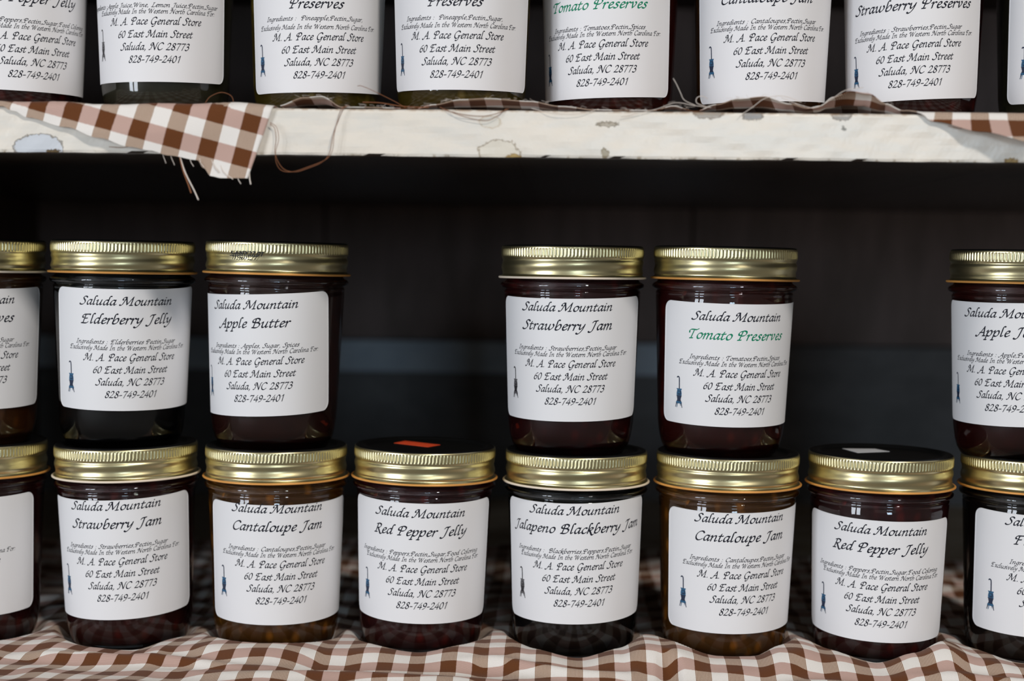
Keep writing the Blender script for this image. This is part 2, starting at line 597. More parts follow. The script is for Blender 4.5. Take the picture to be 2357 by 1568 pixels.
HEM = [(-.30, .8), (-.130, 1.2), (-.1184, 5.0), (-.1106, 5.6), (-.1007, .7), (-.0693, .5), (-.0596, 2.6), (-.0479, 4.9), (-.0342, 5.6),
       (-.0167, 4.6), (-.003, 2.2), (.0145, .4), (.0377, .6), (.0474, 3.0), (.0571, .6), (.0667, 3.8), (.0763, 6.6), (.0878, 7.6),
       (.0995, 4.4), (.1072, 2.6), (.1129, 3.7), (.1186, 7.7), (.1262, 10.3), (.1339, 9.2), (.1417, 4.8), (.1495, 1.6), (.158, .8), (.30, .8)]

def drape(x, t, lift, jitter=0.0, deep=-.048):
    """t: distance in metres past the front arris of the upper shelf (negative = lying on top)"""
    r = .0016
    if t < -r:
        y = SH_Y - t - .0006
        k = max(0.0, min(1.0, (t - deep) / (-.010 - deep))) ** 0.85
        return (x, y, SH_T + .0007 + lift * k)
    if t < r * 1.2:
        a = (t + r) / (r * 2.2) * pi / 2
        return (x, SH_Y + r - .0006 - (r + .0010) * sin(a), SH_T - r + .0005 + (r + .0002) * cos(a) + lift * (1 - (t + r) / (2.2 * r)))
    d = t - r * 1.2
    return (x, SH_Y - .0016 - jitter * min(1, d / .01), SH_T - r - d)

# --- left piece with the corner hanging over the edge
LOW = [(-.30, -.001), (-.254, .0012), (-.248, .0030), (-.2422, .0058), (-.2245, .0100), (-.2088, .0148), (-.1951, .0186), (-.1853, .0201),
       (-.1755, .0222), (-.1598, .0241), (-.1559, .0275), (-.150, .0312), (-.1442, .0320)]
def left_cloth():
    nx, ny = 260, 70
    V, F, UV = [], [], []
    ca, sa = cos(radians(14.5)), sin(radians(14.5))
    for j in range(ny + 1):
        for i in range(nx + 1):
            s = i / nx
            x = -.40 + (.2688) * s          # to -.1312
            T = interp(LOW, x)
            if x > -.1442:
                T = .0320
            t0 = -.150
            q = j / ny
            q = 1 - (1 - q) ** 2.0
            t = t0 + (T - t0) * q
            xx = x
            tt = max(t, 0)
            # right-hand selvage slants in towards the tip
            xx = x - (sst(-.20, -.1312, x)) * tt * 0.34
            lift = (.0006 + .0006 * sin(70 * x) + .0004 * sin(160 * x)) if t < 0 else 0
            jit = .0010 + .0012 * sin(60 * x + 60 * tt) + .0010 * sin(25 * x)
            p = drape(xx, t, max(0, lift), jit)
            V.append(p)
            e = .0004 * sin(900 * x) if j == ny else 0
            UV.append((xx * ca + (t + e) * sa + .0004, -(t * ca - xx * sa) + .0030))
    for j in range(ny):
        for i in range(nx):
            a = j * (nx + 1) + i
            F.append((a, a + nx + 1, a + nx + 2, a + 1))
    return V, F, UV
v, f, uv = left_cloth()
clothL = mesh('gingham_cloth', v, f, M_CLOTH, uv=uv)
sol = clothL.modifiers.new('thickness', 'SOLIDIFY'); sol.thickness = .0003; sol.offset = 1
tag(clothL, 'gingham cloth with a frayed corner hanging over the left of the cream shelf edge', 'cloth')

# --- long runner with a wavy hem lying on the shelf, dropping over the edge at the right
DROP = [(.145, -.006), (.1522, -.001), (.1618, .0038), (.181, .0086), (.2014, .0131), (.26, .019), (.34, .022)]
def runner():
    nx, ny = 560, 70
    V, F, UV = [], [], []
    for j in range(ny + 1):
        for i in range(nx + 1):
            x = -.1290 + .469 * i / nx
            edge = -.0055 + .0022 * sin(47 * x) + .0012 * sin(131 * x + 1)
            if x > .04 and x < .15:
                edge = min(edge, -.006)
            T = edge if x < .145 else interp(DROP, x)
            k = sst(.138, .152, x)
            T = edge * (1 - k) + T * k
            t0 = -.130
            q = 1 - (1 - j / ny) ** 2.2
            t = t0 + (T - t0) * q
            lift = interp(HEM, x) * MM
            # secondary pleat just behind the hem
            lift *= 1 - 0.35 * math.exp(-((t - T + .012) / .004) ** 2)
            p = drape(x, t, max(lift - .0007, 0), (.0085 + .0010 * sin(40 * x)) * sst(.150, .185, x) + .0008)
            d = min(math.hypot(p[0] - a * MM, p[1] - b_ * MM) for a, b_ in zip(ROW3, ROW3Y))
            mk = sst(.0275, .040, d)
            z = (TOPZ * MM - .0006) * (1 - mk) + p[2] * mk if p[1] > -.075 else p[2]
            V.append((p[0], p[1], z))
            sk = .25 * sst(.05, .10, x) * (1 - sst(.15, .2, x))
            UV.append((x + sk * t - lift * .4 * sin(60 * x), -t - lift * 1.3))
    for j in range(ny):
        for i in range(nx):
            a = j * (nx + 1) + i
            F.append((a, a + nx + 1, a + nx + 2, a + 1))
    return V, F, UV
v, f, uv = runner()
clothR = mesh('gingham_cloth', v, f, M_CLOTH, uv=uv)
sol = clothR.modifiers.new('thickness', 'SOLIDIFY'); sol.thickness = .0003; sol.offset = 1
tag(clothR, 'gingham runner with a wavy raw hem along the cream shelf, drooping over its right end', 'cloth')

def thread(pts, r, m, parent, name='loose_thread'):
    v, f = tube([tuple(c * MM for c in p) for p in pts], r * MM)
    return mesh(name, v, f, m, parent)

LOOP = [(-132.4, 261.4), (-130.4, 259.6), (-129.4, 254.8), (-130.0, 250.0), (-128.8, 245.2), (-125.8, 241.3), (-120.9, 240.2),
        (-115.1, 241.9), (-108.3, 245.0), (-105.4, 249.3), (-103.9, 257.0), (-101.6, 263.8), (-99.2, 269.2)]
thread([(x, -102.2 - (1 if 1 < i < 11 else 0), z) for i, (x, z) in enumerate(LOOP)] + [(-97.5, -97, 270.3)], .15, M_TH_B, clothR)
thread([(x + 1.2 * sin(i * .9), -102.6 - (1 if 1 < i < 11 else 0), z + .7 * cos(i * .8)) for i, (x, z) in enumerate(LOOP)] + [(-98, -97, 270.2)], .13, M_TH_B, clothR)
thread([(-57, -97, 270.2), (-52, -101.6, 267.8), (-44, -102, 266.2), (-37, -102, 265.9), (-31, -101.8, 267.2), (-26, -99, 269.6)], .15, M_TH_B, clothR)
thread([(-57, -97, 270.2), (-50, -101.6, 267.0), (-42, -102, 264.6), (-35.5, -102, 264.0), (-31, -101.8, 266.0), (-27, -99, 269.6)], .13, M_TH_B, clothR)
thread([(-16, -98, 269.9), (-8, -101.8, 267.8), (0, -102, 267.2), (8, -101.6, 267.9), (14, -98, 269.9)], .13, M_TH_W, clothR)
thread([(-72.5, -92, 269.9), (-77, -93, 272.5), (-88, -93, 277.8), (-93, -92, 279.8), (-95, -90, 280.0)], .13, M_TH_B, clothR)
thread([(-62, -96, 270.0), (-74, -97, 270.4), (-84, -96, 271.9), (-92, -95, 272.2)], .2, M_TH_B, clothR)
thread([(57, -97, 272.0), (52, -98, 274.2), (50.2, -98, 277.5), (48.5, -97, 281.2), (47.0, -96, 284.0)], .13, M_TH_W, clothR)
thread([(61, -97, 271.8), (57.5, -98, 273.0), (57.6, -98, 275.3), (60.0, -98, 276.0), (62.4, -97, 275.0)], .15, M_TH_W, clothR)
thread([(24, -101.6, 266.2), (32, -101.8, 268.0), (40, -100, 270.0), (48, -98, 273.0), (56, -98, 271.9), (64, -98, 271.0)], .12, M_TH_W, clothR)
thread([(76, -101.8, 267.0), (82, -99, 271.2), (88, -97, 275.5), (96, -96, 276.6), (104, -97, 273.8)], .13, M_TH_W, clothR)
thread([(95, -97, 275.8), (103, -98, 272.6), (110, -98, 271.4), (117, -98, 275.2), (123, -97, 279.2), (131, -97, 280.6)], .13, M_TH_W, clothR)
thread([(167.5, -102.2, 263.6), (172, -102.6, 262.6), (177, -102.6, 262.9)], .15, M_TH_B, clothR)
# frayed ends below the hanging corner
for x, z, L, dx, m_, r in [(-181, 249.4, 6, 2, M_TH_W, .13), (-177.5, 248.6, 6, 2.4, M_TH_W, .13), (-173.8, 248.2, 21, 9.5, M_TH_W, .34),
                           (-173.6, 248.2, 18, 6.0, M_TH_B, .36), (-164, 244.8, 3, 2.2, M_TH_W, .16), (-158.5, 243.9, 4.4, 3.4, M_TH_W, .2),
                           (-154.6, 241.6, 3.6, 3.2, M_TH_W, .24), (-151.8, 239.2, 2.6, 3.0, M_TH_W, .2), (-141.6, 239.0, 4.6, .8, M_TH_W, .3),
                           (-147, 237.6, 3.0, 1.8, M_TH_W, .18), (-168.5, 245.5, 3.4, 2.0, M_TH_W, .14)]:
    thread([(x, -102.3, z + 1.2), (x + dx * .35, -102.8, z - L * .4), (x + dx * .8, -103.0, z - L * .8), (x + dx, -103.0, z - L)], r, m_, clothL, 'frayed_thread')
thread([(-205, -101.9, 250.6), (-198, -102.0, 250.4), (-192, -102.2, 252.0), (-186, -102.5, 252.2)], .13, M_TH_B, clothL, 'frayed_thread')
thread([(-163, -96, 271.0), (-161, -95, 274.0), (-156, -95, 276.0), (-151.5, -95, 274.5), (-150, -96, 271.0)], .13, M_TH_B, clothL, 'frayed_thread')
fz = []
for k in range(70):
    x = random.uniform(-.126, .150)
    e = (-.0055 + .0022 * sin(47 * x) + .0012 * sin(131 * x + 1))
    lift = interp(HEM, x) * MM
    y = SH_Y - e + random.uniform(-.001, .001)
    z = SH_T + .0004 + lift
    fz.append(tube([(x, y, z), (x + random.uniform(-.0015, .0015), y - .001, z + random.uniform(.0002, .0009)),
                    (x + random.uniform(-.003, .003), y - .002, z + random.uniform(-.0003, .0014))], .00005, 4, 3))
v, f = join(fz)
tag(mesh('hem_fuzz', v, f, M_TH_W, clothR), kind='stuff')

# ------------------------------------------------------------------ the label lettering: a broad-nib chancery hand
GL = {}
def glyph(ch, w, *strokes):
    GL[ch] = (w, strokes)
ASC = [(21, 69), (14, 71), (10, 64), (8, 40)]
glyph('a', 42, [(31, 37), (22, 41), (11, 34), (5, 18), (7, 4), (13, 1), (22, 9), (31, 28)], [(34, 41), (30, 20), (29, 6), (32, 1), (40, 7)])
glyph('b', 42, [(22, 69), (15, 72), (10, 64), (8, 40), (5, 12), (8, 2), (15, 0), (26, 5), (34, 18), (34, 33), (28, 41), (18, 34), (8, 17)])
glyph('c', 34, [(30, 36), (24, 41), (14, 36), (6, 20), (8, 5), (15, 0), (24, 3), (31, 9)])
glyph('d', 44, [(31, 37), (22, 41), (11, 34), (5, 18), (7, 4), (13, 1), (22, 9), (31, 28)], [(46, 69), (39, 71), (35, 63), (32, 35), (29, 8), (32, 1), (40, 7)])
glyph('e', 34, [(7, 19), (17, 22), (27, 29), (27, 38), (20, 41), (11, 34), (6, 19), (8, 5), (14, 0), (22, 3), (30, 9)])
glyph('g', 42, [(31, 37), (22, 41), (11, 34), (5, 18), (7, 4), (13, 1), (22, 9), (31, 28)], [(34, 41), (30, 14), (25, -13), (16, -26), (5, -25), (1, -19)])
glyph('h', 43, [(22, 69), (15, 72), (10, 64), (8, 38), (5, 0)], [(7, 20), (16, 35), (26, 41), (33, 35), (32, 18), (27, 5), (21, -1)])
glyph('i', 23, [(2, 33), (8, 40), (9, 34), (7, 10), (10, 1), (18, 7)], [(11, 58), (13, 57)])
glyph('k', 42, [(22, 69), (15, 72), (10, 64), (8, 38), (5, 0)], [(7, 19), (17, 36), (27, 41), (33, 34), (25, 24), (11, 20)], [(12, 21), (21, 10), (29, -7), (37, -13), (42, -8)])
glyph('l', 24, [(22, 69), (15, 72), (10, 64), (8, 38), (6, 10), (9, 1), (17, 7)])
glyph('m', 62, [(1, 33), (8, 40), (9, 34), (6, 0)], [(7, 18), (16, 35), (24, 41), (29, 35), (26, 0)], [(27, 18), (36, 35), (45, 41), (50, 35), (47, 8), (50, 1), (58, 7)])
glyph('n', 46, [(1, 33), (8, 40), (9, 34), (6, 0)], [(7, 18), (17, 35), (27, 41), (32, 35), (29, 8), (32, 1), (40, 7)])
glyph('o', 40, [(22, 41), (11, 35), (5, 19), (9, 4), (17, 0), (28, 6), (34, 22), (31, 36), (22, 41)])
glyph('p', 43, [(1, 33), (9, 41), (9, 33), (6, 4), (2, -26)], [(-5, -26), (10, -26)], [(8, 16), (18, 35), (28, 41), (34, 34), (34, 18), (27, 4), (17, 0), (8, 5)])
glyph('r', 31, [(1, 33), (8, 40), (9, 34), (6, 0)], [(7, 18), (15, 34), (22, 41), (29, 37)])
glyph('s', 32, [(28, 36), (21, 41), (12, 37), (11, 29), (18, 22), (23, 13), (18, 3), (9, 0), (1, 4)])
glyph('t', 30, [(14, 54), (10, 36), (7, 10), (10, 1), (17, 2), (24, 9)], [(2, 38), (25, 41)])
glyph('u', 46, [(1, 33), (8, 40), (9, 34), (6, 12), (9, 2), (15, 1), (24, 10), (31, 26)], [(34, 41), (30, 18), (29, 6), (32, 1), (40, 7)])
glyph('v', 42, [(2, 34), (9, 41), (12, 32), (13, 14), (15, 1)], [(15, 1), (26, 14), (33, 29), (32, 38), (27, 42)])
glyph('w', 66, [(2, 34), (9, 41), (11, 30), (9, 10), (14, 1), (23, 8), (31, 24), (34, 40)], [(34, 40), (31, 14), (35, 1), (44, 5), (54, 18), (57, 32), (51, 42)])
glyph('x', 42, [(4, 36), (11, 41), (17, 32), (24, 8), (31, 1), (38, 7)], [(37, 40), (31, 38), (11, 4), (4, 1)])
glyph('y', 41, [(1, 33), (8, 40), (9, 33), (8, 14), (13, 6), (22, 14), (31, 30)], [(35, 41), (30, 14), (21, -10), (9, -25), (-1, -26), (-5, -20)])
glyph('S', 46, [(44, 57), (37, 65), (25, 65), (17, 56), (22, 44), (31, 33), (33, 18), (24, 4), (11, -1), (0, 2), (-3, 8)])
glyph('M', 84, [(27, 64), (19, 35), (11, 10), (3, 1), (-5, 1), (-6, 6)], [(26, 64), (39, 6)], [(39, 6), (70, 66)], [(69, 66), (67, 34), (64, 1)], [(56, 0), (75, 1)],
      [(28, 64), (17, 65), (8, 57), (6, 47), (11, 43)])
glyph('E', 60, [(24, 64), (19, 30), (15, 2)], [(4, 1), (24, 0), (38, 1), (47, 9)], [(19, 34), (38, 36)], [(14, 63), (32, 64), (50, 66), (52, 61)],
      [(24, 64), (11, 61), (4, 51), (6, 42), (12, 40)])
glyph('J', 42, [(30, 63), (25, 30), (19, 0), (11, -13), (0, -15), (-5, -9)], [(10, 54), (15, 62), (27, 64), (40, 66)])
glyph('A', 60, [(43, 66), (28, 34), (14, 9), (4, -4), (-6, -3), (-6, 3)], [(42, 66), (45, 34), (47, 2)], [(39, 0), (57, 1)], [(18, 23), (46, 25)])
glyph('B', 58, [(22, 63), (17, 30), (13, 1)], [(22, 64), (10, 60), (3, 49), (6, 39), (13, 37)],
      [(14, 62), (28, 67), (42, 62), (44, 50), (36, 39), (21, 35)], [(22, 36), (40, 34), (48, 22), (41, 6), (26, -1), (5, 1)])
glyph('T', 50, [(1, 40), (-2, 52), (6, 62), (22, 63), (40, 62), (52, 69)], [(27, 62), (22, 30), (18, 1)], [(9, 0), (29, 1)])
glyph('P', 54, [(22, 63), (17, 30), (13, 1)], [(4, 0), (24, 1)], [(14, 62), (30, 67), (44, 61), (46, 47), (37, 34), (21, 30)], [(22, 64), (9, 60), (1, 48), (4, 37), (12, 35)])
glyph('R', 58, [(22, 63), (17, 30), (13, 1)], [(4, 0), (24, 1)], [(12, 61), (29, 67), (43, 61), (44, 48), (36, 37), (21, 33)], [(25, 33), (36, 14), (46, -4), (54, -9), (60, -3)])
glyph('C', 52, [(50, 55), (43, 65), (30, 66), (14, 54), (5, 32), (8, 10), (20, -1), (35, 2), (46, 11)])
glyph('I', 36, [(21, 66), (17, 34), (14, 0)], [(11, 65), (32, 66)], [(4, 0), (24, 1)])
glyph('F', 56, [(24, 64), (19, 30), (15, 1)], [(6, 0), (26, 1)], [(19, 34), (38, 36)], [(14, 63), (32, 64), (50, 66), (52, 61)], [(24, 64), (11, 61), (4, 51), (6, 42), (12, 40)])
glyph('N', 68, [(25, 64), (17, 35), (10, 10), (2, 1), (-5, 2)], [(24, 64), (47, 0)], [(47, 0), (54, 32), (60, 60), (68, 67)], [(26, 64), (15, 65), (6, 57), (4, 46), (10, 42)])
glyph('W', 86, [(20, 63), (22, 1)], [(22, 1), (47, 64)], [(47, 64), (49, 1)], [(49, 1), (70, 46), (82, 67)], [(20, 63), (9, 63), (2, 54), (4, 44)])
glyph('G', 60, [(50, 55), (43, 65), (30, 66), (14, 54), (5, 32), (8, 10), (20, -1), (34, 4), (46, 22)], [(38, 24), (56, 26)], [(48, 24), (42, -2), (33, -18), (22, -21), (18, -16)])
glyph('L', 54, [(30, 64), (22, 32), (14, 2)], [(4, 1), (24, 0), (40, 0), (50, 9)], [(20, 63), (40, 65)])
glyph('Y', 54, [(6, 60), (14, 64), (26, 30)], [(52, 66), (38, 44), (26, 30), (20, 0)])
glyph('0', 43, [(24, 62), (12, 51), (6, 28), (10, 6), (19, 0), (31, 10), (37, 34), (33, 56), (24, 62)])
glyph('1', 40, [(12, 50), (26, 63)], [(26, 63), (22, 30), (19, 0)])
glyph('2', 43, [(8, 50), (15, 61), (27, 62), (34, 51), (28, 34), (15, 16), (3, 2)], [(2, 2), (18, 2), (31, 1), (39, 6)])
glyph('3', 43, [(10, 55), (18, 62), (30, 59), (33, 48), (26, 37), (16, 33)], [(16, 33), (29, 31), (34, 19), (27, 4), (13, -2), (3, 4)])
glyph('4', 43, [(31, 62), (17, 40), (2, 18)], [(2, 18), (39, 19)], [(31, 42), (28, 18), (26, 0)])
glyph('5', 43, [(36, 61), (16, 60)], [(16, 60), (11, 36)], [(11, 36), (26, 38), (34, 24), (26, 4), (12, -2), (3, 3)])
glyph('6', 43, [(37, 62), (23, 54), (11, 36), (6, 16), (12, 2), (21, 0), (32, 9), (35, 25), (26, 36), (11, 27)])
glyph('7', 43, [(6, 55), (10, 61), (24, 60), (40, 62)], [(40, 62), (27, 36), (16, -1)])
glyph('8', 43, [(23, 33), (13, 43), (13, 55), (23, 62), (33, 58), (34, 47), (25, 36), (13, 26), (6, 12), (12, 1), (22, 0), (33, 9), (33, 22), (23, 33)])
glyph('9', 43, [(35, 40), (25, 28), (13, 31), (8, 45), (15, 59), (26, 61), (35, 50), (34, 30), (23, 9), (7, -1)])
glyph(',', 21, [(9, 4), (9, -3), (4, -10)])
glyph('.', 21, [(7, 2), (9, 1)])
glyph(':', 24, [(7, 3), (9, 2)], [(9, 36), (11, 35)])
glyph('-', 30, [(4, 22), (24, 23)])
glyph(' ', 29)
NIB_A, NIB_B, NIB_ANG, SHEAR, YS = 5.6, 2.0, radians(40), 0.26, 0.86
CACHE = {}
def glyph_mesh(ch):
    """flat ribbons in em/100 units: (verts2d, faces)"""
    if ch in CACHE: return CACHE[ch]
    V, F = [], []
    ux, uy = cos(NIB_ANG), sin(NIB_ANG)
    def sup(nx, ny, k):
        a2, b2 = (NIB_A * k) ** 2, (NIB_B) ** 2
        du, dv = nx * ux + ny * uy, -nx * uy + ny * ux
        L = sqrt(a2 * du * du + b2 * dv * dv)
        pu, pv = a2 * du / L, b2 * dv / L
        return pu * ux - pv * uy, pu * uy + pv * ux
    for st in GL[ch][1]:
        P = [(x + SHEAR * y, y) for x, y in spline([(a, b * YS) for a, b in st], 5)]
        k = 1.0 if len(st) > 2 or abs(st[0][1] - st[1][1]) > 3 else 0.9
        n = len(P)
        base = len(V)
        for i, (x, y) in enumerate(P):
            tx, ty = P[min(i + 1, n - 1)][0] - P[max(i - 1, 0)][0], P[min(i + 1, n - 1)][1] - P[max(i - 1, 0)][1]
            L = math.hypot(tx, ty) or 1
            ox, oy = sup(-ty / L, tx / L, k)
            V += [(x + ox, y + oy), (x - ox, y - oy)]
        for i in range(n - 1):
            a = base + 2 * i
            F.append((a, a + 1, a + 3, a + 2))
        for x, y in (P[0], P[-1]):
            s = len(V)
            for q in range(10):
                ang = 2 * pi * q / 10
                e, d = NIB_A * k * cos(ang), NIB_B * 1.1 * sin(ang)
                V.append((x + e * ux - d * uy, y + e * uy + d * ux))
            F.append(tuple(range(s, s + 10)))
    CACHE[ch] = (V, F)
    return CACHE[ch]

KERN = {'Jo': 0}
def text_width(t):
    return sum(GL[c][0] for c in t) / 100

def text2d(t, em, uc, v, sx=1.0):
    """text centred at uc with its baseline at v (v grows downwards); returns verts (u,v) and faces"""
    V, F = [], []
    x = -text_width(t) * 50
    for c in t:
        gv, gf = glyph_mesh(c)
        o = len(V)
        V += [(uc + (x + a) * em / 100 * sx, v - b * em / 100) for a, b in gv]
        F += [tuple(i + o for i in q) for q in gf]
        x += GL[c][0]
    return V, F

# pot-belly stove emblem, drawn in mm about its own top centre
def pipe_outline(pts, wd):
    P = spline(pts, 5)
    L, R = [], []
    for i, (x, y) in enumerate(P):
        a, b = P[max(0, i - 1)], P[min(len(P) - 1, i + 1)]
        tx, ty = b[0] - a[0], b[1] - a[1]
        k = math.hypot(tx, ty)
        L.append((x - ty / k * wd, y + tx / k * wd)); R.append((x + ty / k * wd, y - tx / k * wd))
    return L, R
def stove2d():
    V, F, MI = [], [], []
    def strip(L, R, mi):
        o = len(V)
        for a, b in zip(L, R): V.extend([a, b])
        for i in range(len(L) - 1):
            F.append((o + 2 * i, o + 2 * i + 1, o + 2 * i + 3, o + 2 * i + 2)); MI.append(mi)
    def sym(rows, mi, cx=0.0):
        strip([(cx - w_, y) for w_, y in rows], [(cx + w_, y) for w_, y in rows], mi)
    L, R = pipe_outline([(-1.55, .75), (-1.2, .2), (-.55, .25), (-.15, 1.1), (-.02, 3.5), (.05, 6.5)], .32); strip(L, R, 1)
    sym([(1.72, 6.35), (1.6, 6.8), (1.25, 7.05)], 0)
    sym([(1.25, 7.05), (1.45, 7.9), (1.62, 8.8), (1.6, 9.6), (1.45, 9.95)], 0)
    sym([(1.72, 9.95), (1.72, 10.3)], 1)
    sym([(1.5, 10.3), (1.35, 11.1), (1.12, 11.9), (1.2, 12.5), (1.6, 13.1)], 1)
    sym([(1.6, 13.1), (1.86, 13.5), (1.95, 13.95), (1.7, 14.2)], 0)
    sym([(.85, 7.5), (1.0, 8.3), (.95, 9.2), (.75, 9.6)], 1, .1)
    sym([(.55, 7.8), (.7, 8.4), (.6, 9.0)], 0, -.1)
    for s in (-1, 1):
        strip([(s * 1.75, 13.9), (s * 1.95, 14.8), (s * 2.1, 15.6), (s * 2.35, 16.15)],
              [(s * 1.1, 14.0), (s * 1.45, 14.8), (s * 1.7, 15.5), (s * 1.95, 16.25)], 1)
    strip([(-1.0, 14.0), (-1.1, 15.0), (-1.45, 16.2)], [(-.55, 14.0), (-.75, 15.0), (-1.15, 16.3)], 0)
    strip([(1.0, 14.0), (1.1, 14.6), (1.3, 15.3)], [(.6, 14.0), (.8, 14.6), (1.05, 15.3)], 0)
    return V, F, MI

# ------------------------------------------------------------------ the jar
R0, KZ = 31.35, .0420         # body radius at z = 0 and taper, mm
def body_r(z):
    return R0 + KZ * z
SA = KZ / sqrt(1 + KZ * KZ)
CA = sqrt(1 - SA * SA)
ZA = -R0 / KZ
LW, LH = 44.5, 60.7
VSCALE = 1.0

def wrap(u, v, ztop, tilt, off, vc=LH / 2):
    """a point of the flat label (mm, v downwards from its top edge) laid round the tapered glass"""
    t = radians(tilt)
    du, dv = u, (v - vc) * VSCALE
    u2, v2 = du * cos(t) - dv * sin(t), du * sin(t) + dv * cos(t)
    rho0 = body_r(ztop - vc * VSCALE) / SA
    y = rho0 - v2
    rho = math.hypot(u2, y)
    th = atan2(u2, y) / SA
    r, z = rho * SA, ZA + rho * CA
    return ((r + off * CA) * sin(th) * MM, -(r + off * CA) * cos(th) * MM, (z - off * SA) * MM)

OUT = [(0, 1.6), (20, 1.3), (23.5, .35), (25, 0), (26.4, .25), (28.3, 2.0), (29.9, 5.0), (30.9, 8.6), (31.5, 12.0), (body_r(16), 16)]
OUT += [(body_r(z), z) for z in (28, 40, 52, 64, 76, 80.2)]
OUT += [(body_r(80.6) - .25, 80.6), (body_r(81), 81.0), (body_r(82), 82.0)]
OUT += [(34.45, 82.5), (34.1, 82.9), (34.35, 83.3), (35.6, 83.7), (36.4, 84.3), (36.7, 85.1), (36.5, 85.9), (35.6, 86.6), (34.5, 87.1), (34.1, 87.6), (33.8, 89.4),
        (33.4, 96), (33.2, 103.2), (32.6, 103.6), (0, 103.6)]
gv, gf = lathe([(r * MM, z * MM) for r, z in OUT], 128)
JIN = [(0, 5.2), (20, 5.0), (25, 5.6), (27.6, 8.0), (28.8, 11.5), (29.4, 16)]
JIN += [(body_r(z) - 2.4, z) for z in (28, 40, 52, 64, 76, 82)] + [(32.2, 84), (32.4, 88), (32.0, 93.0), (31, 94), (0, 94.2)]
jv, jf = lathe([(r * MM, z * MM) for r, z in JIN], 96)

def band_mesh():
    nr, per = 128, 6
    n = nr * per
    rows = []
    zs = [89.2, 89.6, 90.0, 90.5] + [91.0 + .5 * k for k in range(16)] + [98.9, 99.2, 99.5, 99.9, 100.6, 101.6, 102.6, 103.3, 103.7, 104.0]
    V, F = [], []
    for z in zs:
        for i in range(n):
            a = 2 * pi * i / n
            base = 35.55
            if z < 90.4:
                base = 35.55 + 1.5 * (1 - sst(89.1, 90.6, z))
            wdw = sst(90.2, 92.0, z) * (1 - sst(97.0, 98.8, z))
            ph = (z - 92.6) / 6.35 - a / (2 * pi)
            r = base + wdw * .62 * (0.5 + 0.5 * cos(2 * pi * ph))
            up_ = sst(98.0, 99.2, z)
            r += up_ * .55
            kn = sst(99.3, 99.9, z) * (1 - sst(103.1, 103.7, z))
            r += kn * .24 * (abs(sin(a * nr / 2)) * 2 - 1.1)
            V.append((r * MM * sin(a), -r * MM * cos(a), z * MM))
        rows.append(len(V) - n)
    for r, z in [(36.0, 104.3), (35.85, 104.6), (35.5, 104.72), (34.2, 104.6), (32.5, 104.4), (31.6, 104.2), (31.4, 103.5)]:
        s = len(V)
        for i in range(n):
            a = 2 * pi * i / n
            V.append((r * MM * sin(a), -r * MM * cos(a), z * MM))
        rows.append(s)
    for A, B in zip(rows[:-1], rows[1:]):
        for i in range(n):
            j = (i + 1) % n
            F.append((A + i, A + j, B + j, B + i))
    return V, F
bv_, bf_ = band_mesh()
lip = [(37.05 + .62 * cos(q) * 1.1, 89.0 + .58 * sin(q)) for q in [2 * pi * k / 12 for k in range(12)]]
lv, lf = lathe([(r * MM, z * MM) for r, z in lip], 128, closed=True)
dv_, df_ = lathe([(r * MM, z * MM) for r, z in [(0, 103.7), (26.8, 103.7), (29.8, 103.8), (30.6, 104.1), (31.2, 104.9), (32.2, 105.2), (34.2, 105.25), (35.1, 105.1), (35.65, 104.8), (35.75, 104.6), (35.3, 104.5), (30.4, 103.62), (0, 103.6)]], 96)

ME = {}
def shared(name, key, v, f, m):
    if key not in ME:
        o = mesh(name, v, f, m)
        ME[key] = o.data
        return o
    return link(name, ME[key])

def label_mesh():
    """flat outline grid with rounded corners: rows of (u, v)"""
    rows = []
    rc = 4.6
    nv, nu = 40, 72
    vs = []
    for k in range(9): vs.append(rc * (1 - cos(pi / 2 * k / 8)))
    mid_ = [rc + (LH - 2 * rc) * k / 24 for k in range(1, 24)]
    vs = vs + mid_ + [LH - x for x in reversed(vs)]
    for v_ in vs:
        dd = max(0, rc - v_, v_ - (LH - rc))
        hw = LW - rc + sqrt(max(0, rc * rc - dd * dd))
        rows.append([(-hw + 2 * hw * i / nu, v_) for i in range(nu + 1)])
    return rows
LROWS = label_mesh()
STV = stove2d()
EM = dict(l1=7.55, l2=8.35, ing=3.85, exc=4.0, ma=6.3, st=6.25, sal=6.25, ph=6.25)

